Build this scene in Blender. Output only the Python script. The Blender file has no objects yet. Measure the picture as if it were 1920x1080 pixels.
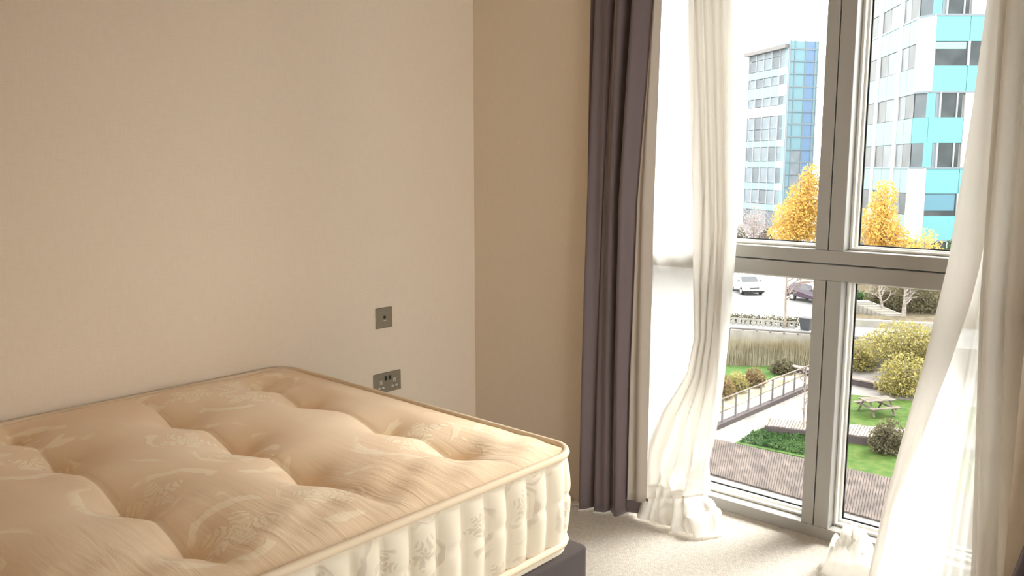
import bpy, bmesh, math, random
import numpy as np
from mathutils import Vector
random.seed(7); rng = np.random.default_rng(7)
scene = bpy.context.scene
COL = scene.collection
PI = math.pi

# ------------------------------------------------------------------ camera
FPX = 1565.0; PITCH = math.radians(8.3); YAW = math.radians(42.0)
EYE = np.array([2.70, -2.74, 1.424])
cam_d = bpy.data.cameras.new('camera'); cam = bpy.data.objects.new('camera', cam_d); COL.objects.link(cam)
cam_d.sensor_fit = 'HORIZONTAL'; cam_d.sensor_width = 36.0; cam_d.lens = 36.0 * FPX / 1920.0
cam_d.clip_start = 0.02; cam_d.clip_end = 2000
cam.location = EYE; cam.rotation_euler = (PI / 2 - PITCH, 0, YAW)
scene.camera = cam

# ------------------------------------------------------------------ world, exposure
SKY = 5.6
world = bpy.data.worlds.new('overcast_sky'); scene.world = world; world.use_nodes = True
bg = world.node_tree.nodes['Background']
bg.inputs['Color'].default_value = (1.0, 0.975, 0.945, 1); bg.inputs['Strength'].default_value = SKY
sun_d = bpy.data.lights.new('sun', 'SUN'); sun_d.energy = 8.0; sun_d.angle = math.radians(24); sun_d.color = (1, .97, .94)
sun = bpy.data.objects.new('sun', sun_d); COL.objects.link(sun)
sun.rotation_euler = Vector((-0.20, -0.60, -0.60)).to_track_quat('-Z', 'Y').to_euler()
vs = scene.view_settings
scene.display_settings.display_device = 'sRGB'
vs.view_transform = 'Standard'; vs.look = 'None'; vs.gamma = 1.0; vs.use_curve_mapping = False
vs.exposure = 0.39
cy = scene.cycles
cy.max_bounces = 14; cy.diffuse_bounces = 8; cy.glossy_bounces = 4; cy.transmission_bounces = 8
cy.transparent_max_bounces = 24; cy.caustics_reflective = False; cy.caustics_refractive = False
cy.sample_clamp_indirect = 8.0; cy.use_denoising = True

# ------------------------------------------------------------------ surveying helpers (world points from sight lines)
_F = np.array([-math.sin(YAW) * math.cos(PITCH), math.cos(YAW) * math.cos(PITCH), -math.sin(PITCH)])
_R = np.array([math.cos(YAW), math.sin(YAW), 0.0]); _U = np.cross(_R, _F)
def ray(x, y): return _F + _R * (x - 960) / FPX - _U * (y - 540) / FPX
def on_z(x, y, z):
    r = ray(x, y); return EYE + r * ((z - EYE[2]) / r[2])
def on_y(x, y, Y):
    r = ray(x, y); return EYE + r * ((Y - EYE[1]) / r[1])
def at_depth(x, y, D): return EYE + ray(x, y) * D
def on_plane(x, y, P, n):
    r = ray(x, y); return EYE + r * (np.dot(np.asarray(P) - EYE, n) / np.dot(r, n))
def depth_of(P): return float(np.dot(np.asarray(P) - EYE, _F))

# ------------------------------------------------------------------ material helpers
def mat(name, color=(.8, .8, .8), rough=.6, spec=.3, metal=0.0):
    m = bpy.data.materials.new(name); m.use_nodes = True
    b = m.node_tree.nodes['Principled BSDF']
    b.inputs['Base Color'].default_value = (*color, 1); b.inputs['Roughness'].default_value = rough
    b.inputs['Specular IOR Level'].default_value = spec; b.inputs['Metallic'].default_value = metal
    return m
class NT:
    def __init__(s, m): s.t = m.node_tree; s.b = s.t.nodes.get('Principled BSDF')
    def n(s, typ, **kw):
        o = s.t.nodes.new(typ)
        for k, v in kw.items(): setattr(o, k, v)
        return o
    def l(s, a, b): s.t.links.new(a, b)
    def val(s, sock, v):
        if isinstance(v, (int, float)): sock.default_value = v
        else: s.l(v, sock)
    def m(s, op, a, b=None, c=None, clamp=False):
        o = s.n('ShaderNodeMath', operation=op, use_clamp=clamp); s.val(o.inputs[0], a)
        if b is not None: s.val(o.inputs[1], b)
        if c is not None: s.val(o.inputs[2], c)
        return o.outputs[0]
    def vm(s, op, a, b=None, out=0):
        o = s.n('ShaderNodeVectorMath', operation=op); s.l(a, o.inputs[0])
        if b is not None:
            if isinstance(b, tuple): o.inputs[1].default_value = b
            else: s.l(b, o.inputs[1])
        return o.outputs[out]
    def coord(s, kind='Object', scale=(1, 1, 1)):
        c = s.n('ShaderNodeTexCoord'); mp = s.n('ShaderNodeMapping'); mp.inputs['Scale'].default_value = scale
        s.l(c.outputs[kind], mp.inputs['Vector']); return mp.outputs[0]
    def noise(s, vec, scale, detail=3, rough=.5, dist=0.0):
        o = s.n('ShaderNodeTexNoise'); o.inputs['Scale'].default_value = scale; o.inputs['Detail'].default_value = detail
        o.inputs['Roughness'].default_value = rough; o.inputs['Distortion'].default_value = dist
        s.l(vec, o.inputs['Vector']); return o.outputs['Fac']
    def ramp(s, fac, stops):
        o = s.n('ShaderNodeValToRGB'); e = o.color_ramp.elements
        while len(e) < len(stops): e.new(.5)
        for k, (p, c) in enumerate(stops): e[k].position = p; e[k].color = (*c, 1)
        s.l(fac, o.inputs[0]); return o.outputs[0]
    def sstep(s, v, a, b):
        o = s.n('ShaderNodeMapRange', interpolation_type='SMOOTHSTEP'); s.val(o.inputs[0], v)
        o.inputs[1].default_value = a; o.inputs[2].default_value = b; return o.outputs[0]
    def bump(s, h, strength=.3, dist=.01):
        o = s.n('ShaderNodeBump'); o.inputs['Strength'].default_value = strength; o.inputs['Distance'].default_value = dist
        s.l(h, o.inputs['Height']); s.l(o.outputs[0], s.b.inputs['Normal']); return o
def noisy(name, c0, c1, scale=8, rough=.8, spec=.2, vscale=(1, 1, 1), detail=4, bump=0, bdist=.01, lo=.35, hi=.65):
    m = mat(name, c0, rough, spec); t = NT(m); f = t.noise(t.coord('Object', vscale), scale, detail)
    t.l(t.ramp(f, [(lo, c0), (hi, c1)]), t.b.inputs['Base Color'])
    if bump: t.bump(f, bump, bdist)
    return m

# wall: pale beige woven wallpaper
def wall_material():
    m = mat('woven_wallpaper', (.70, .60, .50), .75, .25); t = NT(m)
    c = t.coord('Object')
    a = t.noise(t.coord('Object', (30, 30, 700)), 1.0, 2); b = t.noise(t.coord('Object', (600, 600, 14)), 1.0, 2)
    w = t.m('ADD', a, b); g = t.noise(c, 1.3, 2)
    k = t.m('ADD', t.m('MULTIPLY', w, .45), t.m('MULTIPLY', g, .1))
    t.l(t.ramp(k, [(.36, (.70, .595, .475)), (.64, (.755, .65, .53))]), t.b.inputs['Base Color'])
    t.bump(w, .05, .002); return m
M_WALL = wall_material()
M_CEIL = mat('white_ceiling_paint', (.72, .69, .64), .85, .2)
def carpet_material():
    m = mat('beige_carpet', (.5, .42, .34), .95, .05); t = NT(m); c = t.coord('Object')
    a = t.noise(c, 260, 3, .7); b = t.noise(c, 60, 3); k = t.m('ADD', t.m('MULTIPLY', a, .7), t.m('MULTIPLY', b, .3))
    t.l(t.ramp(k, [(.30, (.42, .36, .30)), (.5, (.64, .575, .50)), (.70, (.82, .77, .70))]), t.b.inputs['Base Color'])
    t.bump(k, .7, .012); return m
M_CARPET = carpet_material()
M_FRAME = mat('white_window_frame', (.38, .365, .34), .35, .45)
M_BEAD = mat('white_glazing_bead', (.86, .85, .80), .3, .5)
M_GASKET = mat('black_rubber_gasket', (.02, .02, .02), .6, .3)
def glass_material(name, tint=(.97, .99, .985)):
    m = bpy.data.materials.new(name); m.use_nodes = True; nt = m.node_tree; nt.nodes.clear()
    o = nt.nodes.new('ShaderNodeOutputMaterial'); mx = nt.nodes.new('ShaderNodeMixShader')
    tr = nt.nodes.new('ShaderNodeBsdfTransparent'); gl = nt.nodes.new('ShaderNodeBsdfGlossy'); fr = nt.nodes.new('ShaderNodeFresnel')
    tr.inputs[0].default_value = (*tint, 1); gl.inputs['Roughness'].default_value = .02; fr.inputs[0].default_value = 1.25
    nt.links.new(fr.outputs[0], mx.inputs[0]); nt.links.new(tr.outputs[0], mx.inputs[1]); nt.links.new(gl.outputs[0], mx.inputs[2])
    nt.links.new(mx.outputs[0], o.inputs[0]); return m
M_GLASS = glass_material('clear_window_glass')
def cloth_material(name, color, rough=.8, sheen=.2, weave=900, strength=.15, wr=0):
    m = mat(name, color, rough, .2); t = NT(m)
    t.b.inputs['Sheen Weight'].default_value = sheen; t.b.inputs['Sheen Roughness'].default_value = .4
    c = t.coord('Object'); h = t.noise(c, weave, 2)
    if wr: h = t.m('ADD', h, t.m('MULTIPLY', t.noise(t.coord('Object', (6, 6, 1.2)), 3, 3), wr))
    t.bump(h, strength, .004); return m
M_DARK = cloth_material('plum_grey_velvet', (.150, .112, .114), .5, .5)
M_LINING = cloth_material('taupe_lining', (.46, .40, .34), .85, .1)
M_BASE = cloth_material('dark_grey_divan_fabric', (.062, .047, .044), .85, .12, 700, .3)
def sheer_material(name, see, trans, color):
    m = bpy.data.materials.new(name); m.use_nodes = True; nt = m.node_tree; nt.nodes.clear(); t = NT(m)
    o = t.n('ShaderNodeOutputMaterial'); d = t.n('ShaderNodeBsdfDiffuse'); tl = t.n('ShaderNodeBsdfTranslucent'); tp = t.n('ShaderNodeBsdfTransparent')
    a = t.n('ShaderNodeMixShader'); b = t.n('ShaderNodeMixShader')
    nz = t.noise(t.coord('Object', (900, 900, 900)), 1, 1); cr = t.noise(t.coord('Object', (7, 7, 3)), 2.0, 3, .5, .6)
    bp = t.n('ShaderNodeBump'); bp.inputs['Strength'].default_value = .35; bp.inputs['Distance'].default_value = .02; t.l(cr, bp.inputs['Height'])
    t.l(bp.outputs[0], d.inputs['Normal']); t.l(bp.outputs[0], tl.inputs['Normal'])
    d.inputs[0].default_value = (*color, 1); tl.inputs[0].default_value = (*color, 1)
    a.inputs[0].default_value = trans; t.l(d.outputs[0], a.inputs[1]); t.l(tl.outputs[0], a.inputs[2])
    s = t.m('MULTIPLY', t.m('ADD', t.m('MULTIPLY', nz, .5), .75), see)
    t.l(s, b.inputs[0]); t.l(a.outputs[0], b.inputs[1]); t.l(tp.outputs[0], b.inputs[2]); t.l(b.outputs[0], o.inputs[0]); return m
M_SHEER = sheer_material('cream_voile', .20, .62, (.90, .885, .85))
M_SHEER3 = sheer_material('cream_voile_gathered', .06, .23, (.84, .815, .77))
M_SHEER2 = sheer_material('cream_voile_double', .02, .26, (.78, .745, .695))
# damask: flowers and scrolls woven into champagne satin
def damask_material(name, cell, base_a, base_b, motif, sheen=.5, puck=.5, mixf=.5):
    m = mat(name, base_a, .5, .35); t = NT(m)
    uv = t.n('ShaderNodeTexCoord').outputs['UV']
    wob = t.n('ShaderNodeTexNoise'); wob.inputs['Scale'].default_value = 14; t.l(uv, wob.inputs['Vector'])
    wv = t.vm('SCALE', t.vm('SUBTRACT', wob.outputs['Color'], (.5, .5, .5))); wv.node.inputs['Scale'].default_value = .06
    p = t.vm('ADD', uv, wv); p = t.vm('MULTIPLY', p, (1, 1, 0))
    vo = t.n('ShaderNodeTexVoronoi', voronoi_dimensions='2D'); vo.inputs['Scale'].default_value = 1 / cell; vo.inputs['Randomness'].default_value = .85
    t.l(p, vo.inputs['Vector'])
    loc = t.vm('SUBTRACT', p, vo.outputs['Position']); r = t.vm('LENGTH', loc, out=1)
    sx = t.n('ShaderNodeSeparateXYZ'); t.l(loc, sx.inputs[0])
    cs = t.n('ShaderNodeSeparateColor'); t.l(vo.outputs['Color'], cs.inputs[0])
    th = t.m('ADD', t.m('ARCTAN2', sx.outputs[1], sx.outputs[0]), t.m('MULTIPLY', cs.outputs[0], 6.28))
    R = cell * .20
    pet = t.m('ADD', t.m('MULTIPLY', t.m('ABSOLUTE', t.m('COSINE', t.m('MULTIPLY', th, 2.5))), R * .65), R * .42)
    flower = t.sstep(t.m('SUBTRACT', pet, r), -.002, .004)
    ring = t.sstep(t.m('SINE', t.m('ADD', t.m('MULTIPLY', r, 330), t.m('MULTIPLY', t.m('COSINE', t.m('MULTIPLY', th, 5)), 2.2))), -.75, -.2)
    flower = t.m('MULTIPLY', flower, ring)
    sp = t.m('SINE', t.m('ADD', t.m('MULTIPLY', th, 2), t.m('MULTIPLY', t.m('LOGARITHM', t.m('ADD', r, .002), 2.718), 7.5)))
    scroll = t.m('MULTIPLY', t.sstep(sp, .62, .82), t.m('MULTIPLY', t.sstep(r, R * 1.05, R * 1.25), t.m('SUBTRACT', 1, t.sstep(r, cell * .44, cell * .52))))
    gate = t.sstep(t.noise(uv, 9, 2), .44, .52)
    scroll = t.m('MULTIPLY', scroll, gate)
    mask = t.m('MAXIMUM', flower, scroll, clamp=True)
    g = t.noise(uv, 3.0, 4)
    base = t.ramp(g, [(.35, base_a), (.65, base_b)])
    mx = t.n('ShaderNodeMix', data_type='RGBA'); t.l(t.m('MULTIPLY', mask, mixf), mx.inputs[0]); t.l(base, mx.inputs[6]); mx.inputs[7].default_value = (*motif, 1)
    t.l(mx.outputs[2], t.b.inputs['Base Color'])
    t.l(t.m('SUBTRACT', .56, t.m('MULTIPLY', mask, .2)), t.b.inputs['Roughness'])
    t.b.inputs['Sheen Weight'].default_value = sheen * .4
    # puckers: stretched noise along u (across the bed) with a fine twill
    pk = t.n('ShaderNodeMapping'); pk.inputs['Scale'].default_value = (4, 30, 1); t.l(uv, pk.inputs[0])
    n1 = t.noise(pk.outputs[0], 1, 3, .5, .4); tw = t.noise(uv, 700, 1)
    su = t.n('ShaderNodeSeparateXYZ'); t.l(uv, su.inputs[0]); edge = t.m('ADD', t.m('MULTIPLY', t.sstep(su.outputs[0], .85, 1.25), .9), .08)
    h = t.m('ADD', t.m('ADD', t.m('MULTIPLY', n1, edge), t.m('MULTIPLY', mask, .10)), t.m('MULTIPLY', tw, .05))
    t.bump(h, puck, .012); return m
M_TICK = damask_material('champagne_damask_ticking', .36, (.80, .585, .38), (.87, .68, .475), (.97, .84, .62), mixf=.62)
M_BORDER = damask_material('pale_damask_border', .17, (.66, .57, .44), (.72, .63, .50), (.48, .39, .29), puck=.05, mixf=.6)
M_PIPE = mat('cream_piping', (.70, .56, .40), .6, .3)
M_PLATE = mat('bronze_plate', (.24, .205, .15), .45, .5, .25)
M_SLOT = mat('pale_outlet_marks', (.60, .56, .48), .5, .4)
M_BLACK = mat('black_plastic', (.015, .015, .015), .4, .5)
M_TRACK = mat('white_track', (.8, .8, .78), .4, .4)

# outdoor materials
M_PAVE = noisy('pale_paving', (.12, .11, .104), (.165, .152, .144), 1.2, .85)
M_TARMAC = noisy('pale_car_park', (.16, .16, .16), (.20, .20, .20), .6, .85)
M_LAWN = noisy('lawn_grass', (.024, .054, .008), (.050, .072, .015), 2.6, .9, .1, detail=6, bump=.6, bdist=.1)
M_LAWN2 = noisy('long_grass', (.025, .06, .012), (.05, .085, .022), 3, .9, .1)
M_BOARD = noisy('weathered_boards', (.040, .030, .026), (.088, .068, .059), 1.6, .85, vscale=(1, 1, 1), detail=5)
M_BOARD2 = noisy('pale_weathered_boards', (.11, .09, .08), (.17, .14, .125), 1.6, .85)
M_BEAM = mat('dark_timber', (.045, .035, .035), .8, .2)
M_STEEL = mat('dark_steel_rail', (.08, .07, .07), .5, .4)
M_CONC = noisy('pale_concrete', (.17, .16, .14), (.22, .205, .18), 1.5, .85)
M_REED = noisy('dry_reeds', (.14, .115, .07), (.24, .215, .15), 1.2, .9, .05)
def leaf_mat(name, a, b, tr=.35, scale=1.5):
    m = mat(name, a, .7, .15); t = NT(m); f = t.noise(t.coord('Object'), scale, 5, .7)
    col = t.ramp(f, [(.36, a), (.64, b)]); t.l(col, t.b.inputs['Base Color'])
    o = t.t.nodes['Material Output']; tl = t.n('ShaderNodeBsdfTranslucent'); mx = t.n('ShaderNodeMixShader'); mx.inputs[0].default_value = tr
    t.l(col, tl.inputs[0]); t.l(t.b.outputs[0], mx.inputs[1]); t.l(tl.outputs[0], mx.inputs[2]); t.l(mx.outputs[0], o.inputs[0]); return m
M_ORANGE = leaf_mat('golden_leaves', (.46, .25, .045), (.60, .43, .14), .35, 2.5)
M_YELLOW = leaf_mat('yellow_green_leaves', (.10, .09, .03), (.33, .28, .095), .35, 3.0)
M_GREEN = leaf_mat('green_leaves', (.018, .05, .014), (.055, .10, .03))
M_OLIVE = leaf_mat('olive_leaves', (.055, .05, .028), (.11, .095, .05))
M_RUST = leaf_mat('rust_leaves', (.12, .06, .03), (.17, .14, .055))
M_TWIG = leaf_mat('pinkish_twigs', (.26, .21, .20), (.38, .32, .30))
M_BARK = noisy('grey_bark', (.13, .10, .085), (.22, .18, .15), 6, .9)
M_BIRCH = noisy('birch_bark', (.24, .215, .19), (.13, .105, .09), 6, .9)
M_CYAN = mat('cyan_spandrel_glass', (.10, .25, .265), .5, .12)
M_CYAN2 = mat('pale_cyan_spandrel', (.175, .25, .255), .6, .1)
M_BLUE = mat('blue_curtain_glass', (.095, .155, .25), .4, .2)
M_BLUEC = mat('cyan_curtain_glass', (.12, .21, .245), .4, .2)
M_DGLASS = noisy('dark_office_glass', (.025, .032, .035), (.06, .068, .072), .35, .35, .15)
M_GREYGL = noisy('grey_office_glass', (.06, .072, .08), (.12, .135, .15), .25, .35, .15)
M_FARGL = noisy('hazy_office_glass', (.12, .145, .165), (.20, .225, .25), .25, .5, .1)  # distance haze mixed into this paler glass colour
M_FARDK = noisy('hazy_dark_office_glass', (.085, .10, .115), (.14, .155, .17), .25, .5, .1)  # darker panes, lifted by the same painted haze
M_PANEL = mat('white_cladding', (.40, .40, .40), .6, .15)
M_BLIND = mat('blue_roller_blind', (.08, .165, .21), .6, .1)
M_MULL = mat('grey_mullion', (.12, .15, .17), .5, .3)
M_WMULL = mat('white_mullion', (.27, .29, .30), .6, .15)
M_ROOF = mat('grey_roof_edge', (.15, .14, .14), .7, .2)
M_CARW = mat('white_car_paint', (.62, .62, .62), .2, .5)
M_CARD = mat('dark_plum_car_paint', (.035, .02, .035), .2, .5)
M_TYRE = mat('tyre_rubber', (.02, .02, .02), .8, .2)
M_CARGL = mat('car_glass', (.03, .035, .04), .1, .6)
M_LAMP = mat('lamp_lens', (.7, .7, .72), .2, .5)
M_RED = mat('red_tail_lamp', (.45, .08, .12), .3, .5)
M_BIN = mat('dark_bin_plastic', (.03, .032, .035), .5, .3)
M_OLDW = noisy('old_table_wood', (.07, .055, .045), (.13, .11, .09), 5, .85)

# ------------------------------------------------------------------ geometry helpers
class Mesh:
    def __init__(s): s.v = []; s.f = []; s.uv = None
    def add(s, v, f):
        o = len(s.v); s.v += [tuple(map(float, p)) for p in v]; s.f += [tuple(i + o for i in q) for q in f]; return s
    def hexa(s, p):
        return s.add(p, [(0, 3, 2, 1), (4, 5, 6, 7), (0, 1, 5, 4), (1, 2, 6, 5), (2, 3, 7, 6), (3, 0, 4, 7)])
    def box(s, a, b):
        x0, y0, z0 = a; x1, y1, z1 = b
        return s.hexa([(x0, y0, z0), (x1, y0, z0), (x1, y1, z0), (x0, y1, z0), (x0, y0, z1), (x1, y0, z1), (x1, y1, z1), (x0, y1, z1)])
    def obox(s, P, u, w, lu, lw, z0, z1):         # oriented: from P along u (0..lu) and w (0..lw)
        P = np.asarray(P, float); u = np.asarray(u); w = np.asarray(w); q = []
        for z in (z0, z1):
            for a, b in ((0, 0), (lu, 0), (lu, lw), (0, lw)):
                p = P + u * a + w * b; q.append((p[0], p[1], z))
        return s.hexa(q)
    def prism(s, poly, z0, z1):
        n = len(poly); v = [(p[0], p[1], z0) for p in poly] + [(p[0], p[1], z1) for p in poly]
        f = [tuple(range(n - 1, -1, -1)), tuple(range(n, 2 * n))] + [(i, (i + 1) % n, n + (i + 1) % n, n + i) for i in range(n)]
        return s.add(v, f)
    def tube(s, path, r, k=8, closed=False, caps=True):
        path = [np.asarray(p, float) for p in path]; n = len(path); rr = r if hasattr(r, '__len__') else [r] * n
        vs_ = []
        for i, p in enumerate(path):
            a = path[i - 1] if (i > 0 or closed) else p; b = path[(i + 1) % n] if (i < n - 1 or closed) else p
            t = b - a; t = t / (np.linalg.norm(t) + 1e-9); h = np.array([0, 0, 1.]) if abs(t[2]) < .9 else np.array([1., 0, 0])
            e1 = np.cross(t, h); e1 /= np.linalg.norm(e1); e2 = np.cross(t, e1)
            for j in range(k):
                g = 2 * PI * j / k; vs_.append(p + (e1 * math.cos(g) + e2 * math.sin(g)) * rr[i])
        fs = []
        for i in range(n if closed else n - 1):
            for j in range(k):
                a = i * k + j; b = i * k + (j + 1) % k; c = ((i + 1) % n) * k + (j + 1) % k; d = ((i + 1) % n) * k + j
                fs.append((a, d, c, b))
        if caps and not closed: fs += [tuple(range(k)), tuple(range((n - 1) * k, n * k))[::-1]]
        return s.add(vs_, fs)
    def grid(s, P, close_u=False):               # P[i][j] -> points
        P = np.asarray(P, float); a, b = P.shape[:2]; fs = []
        for i in range(a if close_u else a - 1):
            for j in range(b - 1):
                fs.append((i * b + j, i * b + j + 1, ((i + 1) % a) * b + j + 1, ((i + 1) % a) * b + j))
        return s.add(P.reshape(-1, 3), fs)
def world_loc(o):
    v = Vector((0, 0, 0))
    while o is not None: v += o.location; o = o.parent
    return v
def obj(name, M, material, parent=None, origin=None, smooth=False, bevel=0, bseg=2, uv=None, kind=None, fixn=True):
    me = bpy.data.meshes.new(name); base = world_loc(parent) if parent else Vector((0, 0, 0))
    V = np.array(M.v, float)
    if origin is None:
        c = (V.min(0) + V.max(0)) / 2; origin = (c[0], c[1], V[:, 2].min())
    O = np.array(origin, float); V = V - O
    me.from_pydata(V.tolist(), [], M.f); me.update()
    if uv is not None:
        lay = me.uv_layers.new(name='UVMap'); li = np.empty(len(me.loops), dtype=np.int32); me.loops.foreach_get('vertex_index', li)
        lay.data.foreach_set('uv', np.asarray(uv, float)[li].ravel())
    if fixn:
        bm = bmesh.new(); bm.from_mesh(me); bmesh.ops.recalc_face_normals(bm, faces=bm.faces); bm.to_mesh(me); bm.free()
    if smooth: me.polygons.foreach_set('use_smooth', [True] * len(me.polygons))
    me.materials.append(material)
    o = bpy.data.objects.new(name, me); COL.objects.link(o); o.parent = parent
    o.location = Vector(O) - base
    if bevel:
        b = o.modifiers.new('bevel', 'BEVEL'); b.width = bevel; b.segments = bseg; b.limit_method = 'ANGLE'
    if kind: o['kind'] = kind
    return o
def tag(o, label=None, cat=None, group=None, kind=None):
    for k, v in (('label', label), ('category', cat), ('group', group), ('kind', kind)):
        if v: o[k] = v
    return o
def thing(name, label, cat, loc, group=None):
    o = bpy.data.objects.new(name, None); COL.objects.link(o); o.location = loc; o.empty_display_size = .1
    return tag(o, label, cat, group)
def struct(name, M, m, **kw): return tag(obj(name, M, m, **kw), kind='structure')
def copy_tree(o, parent=None):
    c = o.copy(); COL.objects.link(c); c.parent = parent
    for ch in list(o.children): copy_tree(ch, c)
    return c

# ================================================================== THE ROOM
RX1, RY0, RH = 3.45, -3.7, 2.55
WX0, WX1, WTOP = 0.655, 2.22, 2.42            # opening of the window recess
struct('floor', Mesh().box((-.12, RY0 - .12, -.2), (RX1 + .12, .46, 0)), M_CARPET)
struct('ceiling', Mesh().box((-.12, RY0 - .12, RH), (RX1 + .12, .46, RH + .15)), M_CEIL)
struct('wall_left', Mesh().box((-.12, RY0 - .12, 0), (0, .46, RH)), M_WALL)
SY0, SY1, SZ0, SZ1 = -2.05, -.25, .05, 1.75      # unseen opening in the right-hand wall, added to brighten the room
struct('wall_right', Mesh().box((RX1, RY0 - .12, 0), (RX1 + .2, SY0, RH)).box((RX1, SY1, 0), (RX1 + .2, .46, RH)).box((RX1, SY0, 0), (RX1 + .2, SY1, SZ0)).box((RX1, SY0, SZ1), (RX1 + .2, SY1, RH)), M_WALL)
struct('wall_back', Mesh().box((0, RY0 - .12, 0), (RX1, RY0, RH)), M_WALL)
struct('wall_window', Mesh().box((0, 0, 0), (WX0, .46, RH)).box((WX1, 0, 0), (RX1, .46, RH)).box((WX0, 0, WTOP), (WX1, .46, RH)), M_WALL)

# ---------------- window: frame, split mullion, split transom, beads, gaskets, panes
FY0, FY1 = .32, .445
win = bpy.data.objects.new('window_1', None); COL.objects.link(win); win.location = (1.4, .32, 0)
tag(win, 'tall white framed window with four panes facing the park', kind='structure')
def fbox(name, a, b, m=M_FRAME, bev=.003): return obj(name, Mesh().box(a, b), m, win, bevel=bev)
MX0, MXG, MX1 = 1.465, 1.513, 1.570
TZ0, TZG, TZ1 = 1.005, 1.066, 1.117
SILL, HEAD = .047, 2.33
JX0, JX1 = .672, 2.14
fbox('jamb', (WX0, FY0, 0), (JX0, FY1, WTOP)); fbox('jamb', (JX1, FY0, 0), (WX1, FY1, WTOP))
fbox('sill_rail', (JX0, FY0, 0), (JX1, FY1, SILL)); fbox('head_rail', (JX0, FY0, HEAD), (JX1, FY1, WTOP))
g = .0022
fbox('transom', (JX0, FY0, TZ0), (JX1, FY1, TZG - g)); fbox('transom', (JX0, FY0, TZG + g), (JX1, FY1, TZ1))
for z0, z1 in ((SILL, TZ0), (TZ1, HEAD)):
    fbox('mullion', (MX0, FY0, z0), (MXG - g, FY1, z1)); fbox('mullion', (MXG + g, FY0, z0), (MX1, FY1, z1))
def ring(a0, a1, z0, z1, t, y0, y1):
    M = Mesh(); M.box((a0, y0, z0), (a0 + t, y1, z1)); M.box((a1 - t, y0, z0), (a1, y1, z1))
    M.box((a0 + t, y0, z0), (a1 - t, y1, z0 + t)); M.box((a0 + t, y0, z1 - t), (a1 - t, y1, z1)); return M
for x0, x1 in ((JX0, MX0), (MX1, JX1)):
    for z0, z1 in ((SILL, TZ0), (TZ1, HEAD)):
        b = obj('glazing_bead', ring(x0, x1, z0, z1, .010, .375, .398), M_BEAD, win, bevel=.003)
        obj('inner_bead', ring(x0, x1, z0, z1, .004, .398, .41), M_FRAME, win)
        b = obj('sash_frame', ring(x0, x1, z0, z1, .014, .41, .432), M_BEAD, win, bevel=.003)
        obj('gasket', ring(x0, x1, z0, z1, .018, .432, .437), M_GASKET, b)
        obj('pane', Mesh().box((x0 + .01, .4372, z0 + .01), (x1 - .01, .4412, z1 - .01)), M_GLASS, win)
w2 = bpy.data.objects.new('added_light_window', None); COL.objects.link(w2); w2.location = (RX1 + .1, (SY0 + SY1) / 2, SZ0); tag(w2, 'unseen white framed window added to light the room from the right', kind='structure')  # added daylight source for the interior, never in view
xa, xb = RX1 + .08, RX1 + .15
for a, b in (((xa, SY0, SZ0), (xb, SY0 + .07, SZ1)), ((xa, SY1 - .07, SZ0), (xb, SY1, SZ1)), ((xa, SY0 + .07, SZ0), (xb, SY1 - .07, SZ0 + .07)), ((xa, SY0 + .07, SZ1 - .07), (xb, SY1 - .07, SZ1)), ((xa, (SY0 + SY1) / 2 - .04, SZ0 + .07), (xb, (SY0 + SY1) / 2 + .04, SZ1 - .07))):
    obj('frame_bar', Mesh().box(a, b), M_FRAME, w2, bevel=.003)
for a, b in ((SY0 + .06, (SY0 + SY1) / 2 - .03), ((SY0 + SY1) / 2 + .03, SY1 - .06)):
    obj('pane', Mesh().box((RX1 + .112, a, SZ0 + .06), (RX1 + .118, b, SZ1 - .06)), M_GLASS, w2)
trk = thing('curtain_track', 'white curtain track fixed above the window recess', 'curtain track', (1.4, .06, WTOP - .05))

obj('rail', Mesh().box((WX0 + .01, .185, WTOP - .03), (WX1 - .01, .215, WTOP)), M_TRACK, trk, bevel=.003)

# ---------------- unseen ceiling lamp, added as warm fill for the walls
LX, LY = 1.9, -2.9
lp = thing('added_fill_lamp', 'unseen round ceiling lamp added for warm fill light', 'lamp', (LX, LY, RH - .1))
obj('base_plate', Mesh().tube([(LX, LY, RH - .03), (LX, LY, RH)], .19, 32), M_TRACK, lp)
M_BOWL = mat('warm_fill_glow', (.9, .85, .75), .4, .3); M_BOWL.node_tree.nodes['Principled BSDF'].inputs['Emission Color'].default_value = (1, .86, .70, 1); M_BOWL.node_tree.nodes['Principled BSDF'].inputs['Emission Strength'].default_value = 4  # emission of the added fill lamp
obj('bowl', Mesh().tube([(LX, LY, RH - .03 - .10 * math.sin(a)) for a in np.linspace(0, PI / 2, 9)], [max(.175 * math.cos(a), .004) for a in np.linspace(0, PI / 2, 9)], 32), M_BOWL, lp, smooth=True)
# ---------------- curtains
def interp(z, pts): return np.interp(z, [p[0] for p in pts], [p[1] for p in pts])
def cloth(name, fn, ns, nz, m, parent, ztop, zbot, solid=0, pow_=1.0):
    S = np.linspace(0, 1, ns); T = np.linspace(0, 1, nz) ** pow_
    P = [[fn(s, ztop + (zbot - ztop) * t, t) for t in T] for s in S]
    o = obj(name, Mesh().grid(P), m, parent, smooth=True, fixn=False)
    if solid:
        md = o.modifiers.new('thick', 'SOLIDIFY'); md.thickness = solid; md.offset = 0
    return o
ZC = WTOP - .036
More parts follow.
